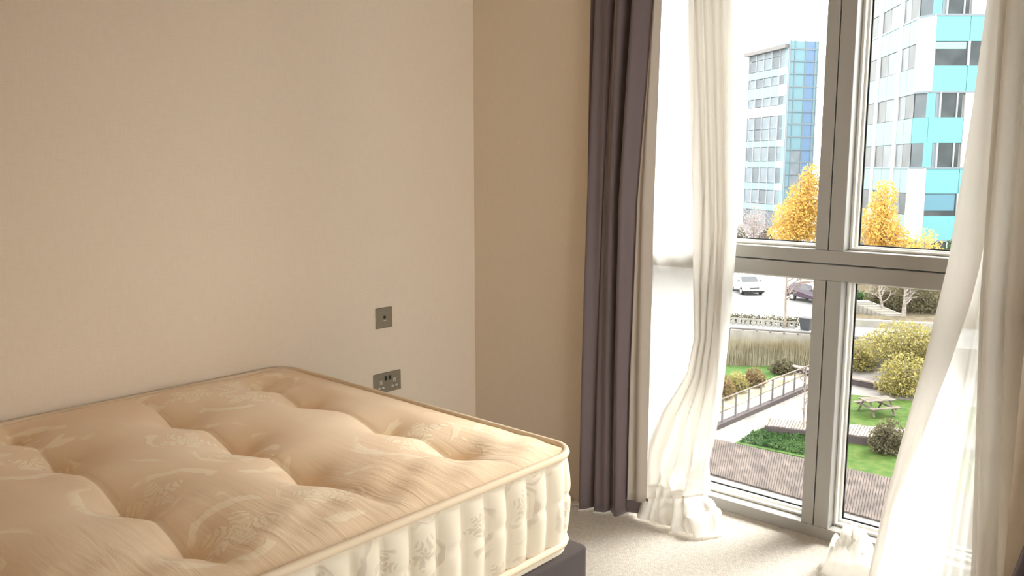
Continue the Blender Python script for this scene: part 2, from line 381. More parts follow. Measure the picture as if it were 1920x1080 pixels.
# left dark curtain: plum grey with taupe lining turned out along its leading edge
cl = thing('dark_curtain', 'plum grey velvet curtain with taupe lining hanging left of the window', 'curtain', (.80, -.03, 0))
def left_dark(s, z, t):
    xl = interp(z, [(0, .648), (.6, .660), (2.1, .686), (2.4, .695)]); xr = interp(z, [(0, .875), (.6, .875), (1.3, .89), (2.1, .945), (2.4, .95)])
    ph = s * 3.3 * 2 * PI + .35 * math.sin(z * 1.7)
    amp = .030 + .006 * math.sin(z * 2 + s * 5)
    y = -.048 + .035 * s + amp * math.sin(ph) + .010 * math.sin(2.3 * ph + 1 + z)
    x = xl + (xr - xl) * s + .012 * math.sin(ph * 1.0 + 1.2) * min(1, s * 6) * min(1, (1 - s) * 6)
    return (x, y, z + .006 * math.sin(ph))
obj('rail', Mesh().box((.5, -.062, ZC + .002), (1.02, -.03, ZC + .03)), M_TRACK, trk, bevel=.003)
cloth('panel', left_dark, 150, 60, M_DARK, cl, ZC, .012, .004)
def left_lining(s, z, t):
    x0 = interp(z, [(0, .875), (.6, .875), (1.3, .89), (2.1, .945), (2.4, .95)]); x1 = interp(z, [(0, .945), (.6, .945), (1.3, .945), (2.1, .96), (2.4, .96)])
    return (x0 + (x1 - x0) * s, -.011 + .03 * s + .008 * math.sin(s * 7 + z * .8), z)
cloth('lining', left_lining, 24, 50, M_LINING, cl, ZC, .075, .002)
def left_hem(s, z, t):
    return (.862 + .09 * s, -.004 + .03 * s, z)
cloth('hem', left_hem, 12, 4, M_DARK, cl, .09, .02, .003)

# left sheer: a flat panel beside the dark curtain, gathered folds at its free edge, puddling on the carpet
sl = thing('sheer_curtain', 'cream sheer curtain gathered left of the window, its hem puddling on the carpet', 'sheer curtain', (1.0, .2, 0))
def sheer_flat(s, z, t):
    xr = interp(z, [(0, .90), (.35, .96), (.7, 1.05), (2.1, 1.05), (2.4, 1.05)]); x = .70 + (xr - .70) * s
    y = .245 + .012 * math.sin(s * 9 + .5) + .006 * math.sin(s * 23 + z)
    return (x, y, z)
cloth('flat_panel', sheer_flat, 70, 40, M_SHEER, sl, ZC, .012)
def sheer_gather(s, z, t):
    xl = interp(z, [(0, .845), (.10, .845), (.26, .845), (.42, .905), (.60, 1.03), (.75, 1.065), (1.2, 1.03), (2.1, .985), (2.4, .97)])
    xr = interp(z, [(0, 1.14), (.06, 1.14), (.18, 1.125), (.35, 1.145), (.55, 1.16), (1.2, 1.195), (2.1, 1.165), (2.4, 1.16)])
    zc = .11
    q = 0.0
    if t > .90: q = (t - .90) / .10; z = zc
    else: z = ZC + (zc - ZC) * t / .90
    lo = max(0.0, 1 - z / .7)
    xl = interp(z, [(0, .845), (.10, .845), (.26, .845), (.42, .905), (.60, 1.03), (.75, 1.065), (1.2, 1.03), (2.1, .985), (2.4, .97)])
    xr = interp(z, [(0, 1.14), (.06, 1.14), (.18, 1.125), (.35, 1.145), (.55, 1.16), (1.2, 1.195), (2.1, 1.165), (2.4, 1.16)])
    x = xl + (xr - xl) * s
    ph = (s ** 1.1) * 4.2 * 2 * PI + .5 * math.sin(z * 2.1 + 1)
    amp = .036 * (1 - .6 * lo)
    x += .020 * math.sin(ph + 1.3) * min(1, s * 8) * min(1, (1 - s) * 8) * (1 - .4 * lo)
    y = .19 + amp * math.sin(ph) + .012 * math.sin(2.1 * ph + z * 3) - .06 * lo * lo
    # crumple near the floor
    c = max(0.0, 1 - z / .34)
    y += c * (.030 * math.sin(11 * s + 16 * z) + .018 * math.sin(24 * s - 30 * z + 1)) - .05 * c * math.sin(PI * s)
    x += c * (.018 * math.sin(9 * s + 21 * z + 2))
    if q > 0:                                         # the last stretch lies ruffled on the carpet
        reach = .075 + .045 * math.sin(PI * s) + .018 * math.sin(9 * s + 1) + .010 * math.sin(21 * s)
        x += q * ((s - .35) * .12 + .045) + .008 * math.sin(17 * s + 6 * q); y -= reach * q ** .8
        ruf = abs(math.sin(8.5 * s + 3.5 * q + .6)) ** .8; ruf2 = abs(math.sin(5 * q * (1 + .5 * s) + 3 * s))
        z = zc * (1 - q) ** 1.5 + (.034 * ruf + .022 * ruf2) * math.sin(PI * min(1, q * .92 + .04)) + .008
    return (x, y, z)
cloth('gathered_folds', sheer_gather, 200, 170, M_SHEER3, sl, ZC, .0)
# puddle: ruffled fabric lying on the floor
def puddle(name, cx, cyy, rx, ry, h, seed, parent, rot=0.0, n=96, m=26, lip=.012):
    rs = np.random.default_rng(seed); ph = rs.uniform(0, 6.28, 8); P = []
    for i in range(n):
        a = 2 * PI * i / n; rim = 1 + .10 * math.sin(3 * a + ph[0]) + .07 * math.sin(5 * a + ph[1]) + .035 * math.sin(9 * a + ph[2]); row = []
        for j in range(m):
            r = j / (m - 1); ridge = abs(math.sin(a * 2.0 + 4 * r + ph[3] + 1.1 * math.sin(2 * a + ph[4]))) ** .7; ridge2 = abs(math.sin(9 * r - 2 * math.sin(2 * a + ph[5]) + ph[6])) + .5 * abs(math.sin(7 * a + 6 * r + ph[7]))
            z = lip + h * (1 - r ** 2.2) * (.30 + .55 * ridge) + h * .30 * ridge2 * (1 - r ** 3)
            z = max(z * (1 - r ** 6) + .004, .004)
            x = r * rim * rx * math.cos(a); y = r * rim * ry * math.sin(a)
            row.append((cx + x * math.cos(rot) - y * math.sin(rot), cyy + x * math.sin(rot) + y * math.cos(rot), z))
        P.append(row)
    return obj(name, Mesh().grid(P, True), M_SHEER2 if 0 else M_SHEER, parent, smooth=True, fixn=False)
puddle('hem_puddle', 1.03, .135, .15, .09, .045, 3, sl, .35)

# right sheer: swept across the pane, doubled hem along its free edge, heap on the floor
sr = thing('sheer_curtain', 'cream sheer curtain pulled across the right pane at the picture edge', 'sheer curtain', (2.0, .15, 0))
XL_R = [(0, 1.80), (.06, 1.805), (.30, 1.835), (.48, 1.865), (.80, 1.925), (1.13, 1.975), (1.6, 2.01), (2.0, 2.03), (2.4, 2.04)]
def sheer_right(s, z, t):
    xl = interp(z, XL_R); xr = 2.205
    x = xl + (xr - xl) * s; q = max(0, (s - .42) / .58)
    ph = q * 4.0 * 2 * PI + .4 * math.sin(z * 1.8)
    y = .15 - .012 * math.sin(s * 14 + z) - .030 * q ** .5 * math.sin(ph) - .012 * math.sin(2.2 * ph + z) * q - .025 * math.exp(-((s - .1) / .08) ** 2)
    x += .012 * math.sin(ph + 1.1) * q * (1 - s) * 3
    c = max(0, 1 - z / .4); y += c * .02 * math.sin(9 * s + 12 * z) - .03 * c
    return (x, y, z)
cloth('panel', sheer_right, 150, 80, M_SHEER, sr, ZC, .012)
def sheer_right_hem(s, z, t):
    xl = interp(z, XL_R); w = interp(z, [(0, .02), (.5, .05), (1.0, .085), (1.6, .085), (2.4, .075)])
    return (xl + .002 + w * s, .118 - .015 * math.sin(s * 4 + z) - .03 * max(0, 1 - z / .4), z)
cloth('turned_edge', sheer_right_hem, 18, 70, M_SHEER2, sr, ZC, .012)
def sheer_right_bunch(s, z, t):
    x = interp(z, [(0, 2.115), (1.0, 2.07), (2.4, 2.055)]) + .15 * s; ph = s * 2.6 * 2 * PI + .3 * math.sin(z * 2)
    return (x + .008 * math.sin(ph + 1), .085 + .020 * math.sin(ph), z)
cloth('bunched_folds', sheer_right_bunch, 70, 60, M_SHEER2, sr, ZC, .012)
puddle('hem_heap', 1.735, .115, .105, .085, .135, 11, sr, .5)
# right dark curtain: only its foot shows
cr_ = thing('dark_curtain', 'plum grey curtain foot at the lower right picture corner', 'curtain', (2.35, -.05, 0))
def right_dark(s, z, t):
    xl = interp(z, [(0, 2.208), (.12, 2.228), (.4, 2.29), (2.4, 2.35)]); ph = s * 4 * 2 * PI
    return (xl + (2.66 - xl) * s, -.075 + .028 * math.sin(ph) + .008 * math.sin(2 * ph + z), z)
cloth('panel', right_dark, 120, 50, M_DARK, cr_, ZC, .012, .004)
obj('rail', Mesh().box((2.25, -.09, ZC + .002), (2.68, -.06, ZC + .03)), M_TRACK, trk, bevel=.003)

# ---------------- bed base and mattress
BX0, BX1, BY1, BY0 = .022, 1.400, -1.032, -2.93
bb = thing('bed_base', 'dark grey fabric divan bed base under the mattress', 'bed base', (.71, -1.98, 0))
obj('divan_box', Mesh().box((.02, -2.95, .05), (1.418, -1.008, .4065)), M_BASE, bb, bevel=.012, bseg=3)
for fx in (.1, 1.33):
    for fy in (-2.85, -1.11):
        obj('foot', Mesh().tube([(fx, fy, 0), (fx, fy, .055)], .025, 16), M_BLACK, bb)

mt = thing('mattress', 'cream damask mattress with deep tufts and piped edges on the divan base', 'mattress', (.71, -1.98, .405))
CR = .085; ZP = .676; ZL = .432
hx, hy = (BX1 - BX0) / 2, (BY1 - BY0) / 2; mcx, mcy = (BX0 + BX1) / 2, (BY0 + BY1) / 2
def rr(u, v):            # rounded rectangle mapping of the rectangle
    ax, ay = abs(u) - (hx - CR), abs(v) - (hy - CR)
    if ax > 0 and ay > 0:
        k = max(ax, ay) / math.hypot(ax, ay); ax *= k; ay *= k
        return math.copysign(hx - CR + ax, u), math.copysign(hy - CR + ay, v)
    return u, v
TUFTS = []
rowY = [-1.25 - .372 * k for k in range(5)]
for k, y in enumerate(rowY):
    xs = (.17, .48, .87, 1.16) if k % 2 == 0 else (.37, .71, 1.02)
    for x in xs: TUFTS.append((x, y + .012 * math.sin(x * 9 + k)))
TA = np.array(TUFTS)
def top_h(x, y):
    d = min(x - BX0, BX1 - x, y - BY0, BY1 - y)
    e = 1 - math.exp(-max(d, 0) / .07)
    # pillows between rows
    q = ((y - rowY[0]) / .372) % 1.0; row = abs(math.sin(PI * q)) ** .45
    if y > rowY[0]: row = min(1, ((y - rowY[0]) / .12)) ** .5
    dx = np.abs(TA[:, 0] - x); dy = np.abs(TA[:, 1] - y); r = np.hypot(TA[:, 0] - x, TA[:, 1] - y)
    near = dy < .2; dm = dx[near].min() if near.any() else .2
    between = min(1, dm / .16)                       # creases fade half way between tufts
    crease = (1 - row) * (1 - .55 * between ** 1.2)
    dim = float((np.exp(-(r / .05) ** 1.0)).sum())
    h = .030 * e * (1 - .6 * math.exp(-max(BY1 - y, 0) / .16)) - .060 * e * crease * min(1, max(d, 0) / .14) - .040 * min(dim, 1.1)
    h += .0022 * math.sin(31 * y + 9 * math.sin(5 * x) + 2 * x) * math.exp(-((BX1 - x - .15) / .14) ** 2)
    h += .0016 * math.sin(47 * y + 4 * math.sin(7 * x + 1)) * math.exp(-((BX1 - x - .12) / .10) ** 2)
    return max(h, -.075)
nx, ny = 150, 210; P = []; UV = []
for i in range(nx):
    row = []
    for j in range(ny):
        u, v = rr(-hx + 2 * hx * i / (nx - 1), -hy + 2 * hy * j / (ny - 1)); x, y = mcx + u, mcy + v
        row.append((x, y, ZP + top_h(x, y))); UV.append((x, y))
    P.append(row)
topp = obj('top_panel', Mesh().grid(P), M_TICK, mt, smooth=True, uv=UV)
# perimeter
def perimeter(step):
    pts = []; L = 0
    segs = [((BX1, BY0 + CR), (BX1, BY1 - CR)), ('c', BX1 - CR, BY1 - CR, 0), ((BX1 - CR, BY1), (BX0 + CR, BY1)), ('c', BX0 + CR, BY1 - CR, 90),
            ((BX0, BY1 - CR), (BX0, BY0 + CR)), ('c', BX0 + CR, BY0 + CR, 180), ((BX0 + CR, BY0), (BX1 - CR, BY0)), ('c', BX1 - CR, BY0 + CR, 270)]
    for sg in segs:
        if sg[0] == 'c':
            n = 14
            for k in range(n):
                a = math.radians(sg[3] + 90 * k / n); pts.append((sg[1] + CR * math.cos(a), sg[2] + CR * math.sin(a), math.cos(a), math.sin(a)))
        else:
            a, b = np.array(sg[0]), np.array(sg[1]); d = b - a; n = max(2, int(np.linalg.norm(d) / step)); d = d / np.linalg.norm(d)
            for k in range(n):
                p = a + (b - a) * k / n; pts.append((p[0], p[1], d[1], -d[0]))
    return pts
per = perimeter(.0055); acc = [0.0]
for a, b in zip(per[:-1], per[1:]): acc.append(acc[-1] + math.hypot(b[0] - a[0], b[1] - a[1]))
nz = 22; P = []; UV = []
for (x, y, nx_, ny_), s in zip(per, acc):
    row = []; ch = ((s + .012 * math.sin(s * 3)) / .076); fr = ch % 1.0
    wav = abs(math.sin(PI * fr)) ** .5; sd = math.sin(int(ch) * 12.9) * .5
    for j in range(nz):
        t = j / (nz - 1); z = ZP - .006 + (ZL - ZP + .006) * t
        prof = math.sin(PI * min(1, max(0, t))) ** .4
        st = math.exp(-((t - .45 - .04 * sd) / .035) ** 2)                # one horizontal stitch line
        off = -.006 + prof * (-.004 + .026 * wav) - .007 * st * wav
        row.append((x + nx_ * off, y + ny_ * off, z)); UV.append((s, z))
    P.append(row)
obj('border_panel', Mesh().grid(P, True), M_BORDER, mt, smooth=True, uv=UV)
for zz, nm in ((ZP, 'top_piping'), (ZL, 'bottom_piping')):
    obj(nm, Mesh().tube([(x + nx_ * .001, y + ny_ * .001, zz) for x, y, nx_, ny_ in perimeter(.03)], .0105, 8, True), M_PIPE, mt, smooth=True)
obj('underside', Mesh().prism([(x, y) for x, y, _, _ in perimeter(.1)], .407, ZL), M_BORDER, mt, uv=[(0, 0)] * (2 * len(perimeter(.1))))
bt = None
for x, y in TUFTS:
    z = ZP + top_h(x, y)
    M = Mesh().tube([(x, y, z - .004), (x, y, z + .002), (x, y, z + .004)], [.009, .009, .004], 12)
    o = obj('tuft_button', M, M_PIPE, topp, smooth=True)

# ---------------- sockets on the left wall
ds = thing('double_socket', 'bronze double socket with two switches low on the wall above the mattress', 'socket', (0, -.535, .47))
y0, y1, z0, z1 = -.608, -.462, .476, .562
obj('plate', Mesh().box((0, y0, z0), (.007, y1, z1)), M_PLATE, ds, bevel=.0022)
for k in (-1, 1):
    cy_ = (y0 + y1) / 2 + k * .036
    obj('rocker_switch', Mesh().box((.006, (y0 + y1) / 2 + k * .011 - .006, z1 - .033), (.0105, (y0 + y1) / 2 + k * .011 + .006, z1 - .014)), M_BLACK, ds, bevel=.0015)
    obj('earth_slot', ring(cy_ - .006, cy_ + .006, z1 - .045, z1 - .027, .003, 0, 1), M_SLOT, ds) if 0 else None
    M = Mesh()
    for a, b, c, d in ((-.006, .006, 0, .003), (-.006, .006, .013, .016), (-.006, -.003, .003, .013), (.003, .006, .003, .013)):
        M.box((.0065, cy_ + a, z1 - .046 + c), (.0078, cy_ + b, z1 - .046 + d))
    obj('earth_pin_hole', M, M_SLOT, ds)
    for q in (-1, 1):
        obj('pin_hole', Mesh().box((.0065, cy_ + q * .0105 - .0055, z0 + .019), (.0078, cy_ + q * .0105 + .0055, z0 + .027)), M_SLOT, ds)
sg = thing('single_outlet', 'square bronze aerial outlet plate on the wall above the double socket', 'outlet', (0, -.545, .755))
obj('plate', Mesh().box((0, -.588, .754), (.007, -.502, .840)), M_PLATE, sg, bevel=.0022)
obj('aerial_hole', Mesh().tube([(.0065, -.545, .800), (.0085, -.545, .800)], .006, 16), M_BLACK, sg)
obj('outlet_mark', Mesh().box((.0065, -.553, .785), (.0075, -.537, .7875)), M_SLOT, sg)

# ================================================================== OUTSIDE, seen through the window
ZPK, ZUP = -10.6, -9.0                        # park level, upper (car park) level
def poly(pts, z): return [on_z(x, y, z) for x, y in pts]
far = 420
struct('ground', Mesh().box((-260, 2.5, ZPK - .4), (160, far, ZPK)), M_PAVE)
# upper level beyond the retaining wall
wl = [on_z(1200, 606, ZUP), on_z(1370, 617, ZUP), on_z(1520, 627, ZUP), on_z(1660, 640, ZUP), on_z(2000, 672, ZUP)]
e0, e1 = wl[0], wl[-1]; ud = (e1 - e0) / np.linalg.norm(e1 - e0); nd = np.array([-ud[1], ud[0], 0])
wl[0] = e0 - ud * 60; wl[-1] = e1 + ud * 60
struct('car_park', Mesh().prism([(p[0], p[1]) for p in wl] + [(wl[-1][0] + nd[0] * 330, wl[-1][1] + nd[1] * 330), (wl[0][0] + nd[0] * 330, wl[0][1] + nd[1] * 330)], ZPK, ZUP), M_TARMAC)
M = Mesh()
for a, b in zip(wl[:-1], wl[1:]):
    d = b - a; L = np.linalg.norm(d); u = d / L; w = np.array([-u[1], u[0], 0]); M.obox(a - w * .35, u, w, L, .34, ZPK, ZUP + .02)
struct('retaining_wall', M, M_CONC)
rl = thing('guard_rail', 'dark rail along the top of the pale retaining wall', 'railing', tuple(wl[2] - nd * .15))
for a, b in zip(wl[1:-2], wl[2:-1]): obj('rail_bar', Mesh().tube([a - nd * .18 + [0, 0, .12], b - nd * .18 + [0, 0, .12]], .07, 6), M_STEEL, rl)
for k in range(12):
    p = wl[1] + (wl[3] - wl[1]) * k / 11 - nd * .18; p = p * 1.0; p[2] = ZUP
    obj('rail_post', Mesh().tube([p, p + [0, 0, .12]], .05, 6), M_STEEL, rl)
def patch(name, pts, z, m, th=.12): return struct(name, Mesh().prism([(p[0], p[1]) for p in poly(pts, z)], ZPK, z), m)
patch('lawn_1', [(1515, 812), (2200, 882), (2200, 1014), (1515, 862)], ZPK + .04, M_LAWN)
patch('lawn_2', [(1530, 733), (2200, 800), (2200, 856), (1525, 790)], ZPK + .04, M_LAWN)
patch('lawn_3', [(1300, 683), (1500, 688), (1440, 712), (1300, 712)], ZPK + .05, M_LAWN2)
patch('planting_bed', [(1443, 798), (1520, 804), (1520, 860), (1378, 830)], ZPK + .05, M_LAWN2)
patch('shrub_bed', [(1300, 712), (1440, 711), (1500, 690), (1512, 700), (1352, 772), (1300, 790)], ZPK + .05, M_REED)

M_EARTH = noisy('leafy_bank', (.055, .045, .03), (.11, .09, .06), 2.5, .95, .05)
struct('bank', Mesh().prism([(p[0], p[1]) for p in poly([(1575, 607), (1900, 620), (1900, 500), (1575, 500)], ZUP)], ZUP - .3, ZUP + .05), M_EARTH)

# boardwalks: boards laid across, joined (each is only a few pixels wide)
def boardwalk(name, label, TL, TR, BR, BL, z, n, m, th=.10, beam=True):
    a, b, c, d = [on_z(*p, z) for p in (TL, TR, BR, BL)]
    base = (a + b + c + d) / 4; t = thing(name, label, 'boardwalk', (base[0], base[1], ZPK)); M = Mesh()
    for k in range(n):
        s0, s1 = (k + .06) / n, (k + .90) / n; zj = rng.uniform(-.012, .012)
        q = [a + (b - a) * s0, a + (b - a) * s1, d + (c - d) * s1, d + (c - d) * s0]
        M.hexa([(p[0], p[1], z - .04 + zj) for p in q] + [(p[0], p[1], z + zj) for p in q])
    obj('boards', M, m, t, kind='stuff')
    for p, q in ((a, b), (d, c))[:2 if z > ZPK + .2 else 1]:
        u = q - p; L = np.linalg.norm(u); u /= L; w = np.array([-u[1], u[0], 0]); obj('edge_beam', Mesh().obox(p - w * .06, u, w, L, .12, ZPK, z - .045), M_BEAM, t)
    return t
boardwalk('boardwalk', 'wide dark weathered boardwalk nearest the building', (1290, 811), (2300, 1036), (2300, 1157), (1280, 873), ZPK + .07, 178, M_BOARD)
boardwalk('boardwalk', 'narrow pale boardwalk between the two lawns', (1440, 783), (2200, 844), (2200, 882), (1434, 797), ZPK + .42, 122, M_BOARD2)
p0, p1 = on_z(1300, 817, ZPK + .15), on_z(1545, 712, ZPK + .15)
u = (p1 - p0); L = np.linalg.norm(u); u /= L; w = np.array([-u[1], u[0], 0])
rg = thing('railing', 'low dark post and wire railing running diagonally along the paved walk', 'railing', (p0[0], p0[1], ZPK))
obj('edge_beam', Mesh().obox(p0 - w * .14, u, w, L, .28, ZPK, ZPK + .22), M_BEAM, rg)
ps = [p0 + u * (L * k / 11) for k in range(12)]
for p in ps: obj('post', Mesh().box((p[0] - .035, p[1] - .035, ZPK + .2), (p[0] + .035, p[1] + .035, ZPK + 1.3)), M_STEEL, rg)
obj('top_rail', Mesh().tube([p0 + [0, 0, 1.18], p1 + [0, 0, 1.18]], .04, 6), M_OLDW, rg)
for k in range(5): obj('wire', Mesh().tube([p0 + [0, 0, .25 + .18 * k], p1 + [0, 0, .25 + .18 * k]], .012, 4), M_STEEL, rg)
q0, q1 = on_z(1598, 712, ZPK + .3), on_z(1700, 732, ZPK + .3)
kb = thing('timber_kerb', 'dark timber kerb behind the picnic lawn', 'kerb', (q0[0], q0[1], ZPK)); uu = (q1 - q0); LL = np.linalg.norm(uu); uu /= LL; ww = np.array([-uu[1], uu[0], 0])
obj('beam', Mesh().obox(q0 - uu * 4, uu, ww, LL + 4, .3, ZPK, ZPK + .32), M_BEAM, kb); obj('cap', Mesh().obox(q0 - uu * 4 - ww * .05, uu, ww, LL + 4, .5, ZPK + .32, ZPK + .40), M_BOARD2, kb)

# picnic table
pc = on_z(1643, 775, ZPK + .04); pt = thing('picnic_table', 'weathered picnic table with two benches on the upper lawn', 'picnic table', tuple(pc))
ax = np.array([math.cos(YAW + .22), math.sin(YAW + .22), 0]); bx = np.array([-ax[1], ax[0], 0])
def tb(name, du, dv, lu, lv, z0, z1): obj(name, Mesh().obox(pc + ax * (du - lu / 2) + bx * (dv - lv / 2), ax, bx, lu, lv, pc[2] + z0, pc[2] + z1), M_OLDW, pt)
for k in range(4): tb('table_plank', 0, -.30 + .2 * k, 1.6, .17, .70, .745)
for sgn in (-1, 1):
    tb('bench_plank', 0, sgn * .72, 1.6, .13, .42, .46); tb('bench_plank', 0, sgn * .58, 1.6, .13, .42, .46)
for sgn in (-1, 1):
    tb('support_beam', sgn * .55, 0, .07, 1.5, .34, .42)
    for q in (-1, 1):
        a = pc + ax * sgn * .55 + bx * q * .62; b = pc + ax * sgn * .55 + bx * q * .22 + [0, 0, .70]; obj('leg', Mesh().tube([a, b], .06, 4), M_OLDW, pt)

# vegetation
def leaves_mesh(ells, n, size, flat=.0):
    V = []; Fc = []; w = np.array([e[1][0] * e[1][1] * e[1][2] for e in ells]); w = w / w.sum(); cnt = rng.multinomial(n, w)
    for (c, r), k in zip(ells, cnt):
        d = rng.normal(size=(k, 3)); d /= np.linalg.norm(d, axis=1)[:, None]; rad = rng.uniform(.05, 1.25, k) ** .5; p = np.asarray(c) + d * rad[:, None] * np.asarray(r)
        for q in p:
            a = rng.normal(size=3); a /= np.linalg.norm(a); b = np.cross(a, rng.normal(size=3)); b /= np.linalg.norm(b); s = size * rng.uniform(.6, 1.3); o = len(V)
            V += [tuple(q - a * s), tuple(q + b * s * .55), tuple(q + a * s), tuple(q - b * s * .55)]; Fc.append((o, o + 1, o + 2, o + 3))
    M = Mesh(); M.v = [tuple(map(float, v)) for v in V]; M.f = Fc; return M
def tree(name, label, base, H, ells, n, size, lm, tm, tr=.12, cat='tree', group=None, br=8):
    """ells: (dx, dy, z, rx, ry, rz) in metres from the base"""
    t = thing(name, label, cat, tuple(base), group); base = np.asarray(base)
    M = Mesh().tube([base, base + [.05, 0, H * .4], base + [-.05, .05, H * .85]], [tr, tr * .7, tr * .2], 7); obj('trunk', M, tm, t)
    M = Mesh()
    for k in range(br):
        e = ells[k % len(ells)]; z0 = H * rng.uniform(.2, .6); a = base + [0, 0, z0]; b = base + np.array([e[0], e[1], e[2]]) + rng.normal(size=3) * np.array(e[3:]) * .45
        M.tube([a, (a + b) / 2 + [0, 0, .15], b], [tr * .4, tr * .25, tr * .08], 5)
    obj('branches', M, tm, t)
    obj('foliage', leaves_mesh([((base[0] + e[0], base[1] + e[1], base[2] + e[2]), e[3:]) for e in ells], n, size), lm, t, kind='stuff', fixn=False)
    return t
def tree_at(name, label, px, D, zb, ytop, wpx, n, size, lm, tm, shape='tall', **kw):
    c = at_depth(px, 311, D); base = np.array([c[0], c[1], zb]); H = at_depth(px, ytop, D)[2] - zb; W = wpx * D / FPX
    if shape == 'tall': e = [(0, 0, H * .80, W * .26, W * .26, H * .20), (-W * .1, 0, H * .55, W * .40, W * .40, H * .22), (W * .12, .2, H * .38, W * .42, W * .42, H * .20), (-W * .15, 0, H * .22, W * .45, W * .45, H * .14)]
    elif shape == 'right': e = [(W * .22, 0, H * .84, W * .24, W * .24, H * .16), (W * .12, 0, H * .62, W * .36, W * .36, H * .2), (0, 0, H * .42, W * .5, W * .5, H * .2), (-W * .08, 0, H * .24, W * .52, W * .52, H * .12)]
    elif shape == 'spread': e = [(0, 0, H * .72, W * .34, W * .3, H * .22), (-W * .28, 0, H * .58, W * .26, W * .26, H * .2), (W * .25, 0, H * .6, W * .28, W * .26, H * .22), (-W * .1, .4, H * .4, W * .3, W * .26, H * .22), (W * .18, 0, H * .3, W * .3, W * .26, H * .24)]
    else: e = [(0, 0, H * .5, W * .36, W * .36, H * .48), (-W * .22, 0, H * .35, W * .28, W * .28, H * .36), (W * .22, 0, H * .33, W * .28, W * .28, H * .34), (0, 0, H * .2, W * .42, W * .4, H * .2)] if 1 else [(0, 0, H * .62, W * .36, W * .36, H * .36), (-W * .22, 0, H * .45, W * .28, W * .28, H * .3), (W * .22, 0, H * .42, W * .28, W * .28, H * .3)]
    r3 = []
    for q in e:                                       # offset along the sight line's right-hand direction
        off = _R * q[0] + np.array([0, q[1], 0]); r3.append((off[0], off[1], q[2], *q[3:]))
    return tree(name, label, base, H, r3, n, size, lm, tm, **kw)
tree_at('birch_tree', 'tall golden birch in front of the glass tower', 1503, 98, ZUP, 308, 92, 8500, .17, M_ORANGE, M_BARK, 'right', tr=.14)
tree_at('birch_tree', 'tall golden birch beside the white column of the cyan building', 1662, 76, ZUP, 338, 92, 8500, .13, M_ORANGE, M_BARK, 'tall', tr=.12)
tree_at('shrub', 'low golden shrub under the cyan building windows', 1744, 69, ZUP, 430, 88, 3600, .12, M_ORANGE, M_BARK, 'round', cat='shrub')
tree_at('bare_tree', 'pinkish bare twiggy tree below the grey facade', 1418, 108, ZUP, 378, 72, 3600, .10, M_TWIG, M_BARK, 'round', tr=.1)
tree_at('hedge_shrub', 'dark green shrub at the left edge of the car park', 1386, 104, ZUP, 425, 44, 1200, .14, M_OLIVE, M_BARK, 'round', cat='shrub')
tree_at('hedge_shrub', 'olive shrub between the bare tree and the tall birch', 1442, 108, ZUP, 430, 30, 1200, .14, M_OLIVE, M_BARK, 'round', cat='shrub')
tree_at('shrub', 'dark shrub at the foot of the cyan building', 1790, 78, ZUP, 452, 40, 1000, .13, M_GREEN, M_BARK, 'round', cat='shrub')
# bare trees with branching limbs
def bare_tree(name, label, base, H, r0, seed, m=M_BARK, depth=4, lean=(0, 0)):
    rs = np.random.default_rng(seed); base = np.asarray(base, float); t = thing(name, label, 'tree', tuple(base)); B = Mesh(); T = Mesh()
    top = base + [lean[0], lean[1], H]; T.tube([base, (base + top) / 2 + rs.normal(size=3) * .05, top], [r0, r0 * .6, r0 * .12], 7)
    def grow(a, d, L, r, k):
        b = a + d * L; B.tube([a, (a + b) / 2 + rs.normal(size=3) * L * .05, b], [r, r * .75, r * .4], 5)
        if k > 0:
            for _ in range(3):
                e = d + rs.normal(size=3) * .55; e[2] = abs(e[2]) * .7 + .1; e /= np.linalg.norm(e); grow(a + d * L * rs.uniform(.45, 1), e, L * .62, r * .55, k - 1)
    for k in range(9):
        s = .3 + .65 * k / 9; a = base + (top - base) * s; g_ = rs.uniform(0, 6.28); d = np.array([math.cos(g_), math.sin(g_), .75]); d /= np.linalg.norm(d); grow(a, d, H * .30 * (1.15 - s), r0 * .42, depth - 2)
    obj('trunk', T, m, t); obj('branches', B, m, t); return t
bare_tree('bare_tree', 'slim bare tree standing by the car park rail', on_z(1472, 616, ZUP), 5.2, .09, 5)
bare_tree('bare_tree', 'thin leafless sapling beside the planted bed near the mullion', on_z(1506, 818, ZPK + .05), 3.3, .05, 9)
bare_tree('bare_tree', 'pale trunk of a leafless tree on the bank', on_z(1694, 596, ZUP), 3.0, .17, 12, M_BIRCH)
bare_tree('bare_tree', 'slanting pale birch trunk on the bank', on_z(1657, 590, ZUP), 2.9, .11, 15, M_BIRCH, lean=(-.5, -.2))
bare_tree('bare_tree', 'pale birch trunk nearest the window post on the bank', on_z(1632, 560, ZUP), 3.6, .17, 18, M_BIRCH)
tree_at('shrub', 'dense brown thicket on the bank behind the low white wall', 1735, 59, ZUP, 528, 130, 6500, .09, M_OLIVE, M_BARK, 'round', cat='shrub')
tree_at('shrub', 'green groundcover shrub on the bank by the pale trunk', 1622, 62, ZUP, 550, 56, 1200, .11, M_GREEN, M_BARK, 'round', cat='shrub')
tree_at('shrub', 'brown undergrowth between the pale trunks', 1672, 60, ZUP, 540, 70, 3000, .09, M_OLIVE, M_BARK, 'round', cat='shrub')
tree_at('tree', 'yellow green leafy tree in front of the retaining wall', 1722, 46, ZPK, 606, 165, 9000, .075, M_YELLOW, M_BARK, 'spread', tr=.07)
tree_at('shrub', 'low yellow green bush against the retaining wall', 1630, 48, ZPK, 648, 80, 2400, .08, M_YELLOW, M_BARK, 'round', cat='shrub')
tree_at('shrub', 'yellow bush at the corner of the picnic lawn', 1722, 42.5, ZPK, 672, 110, 3400, .08, M_YELLOW, M_BARK, 'round', cat='shrub')
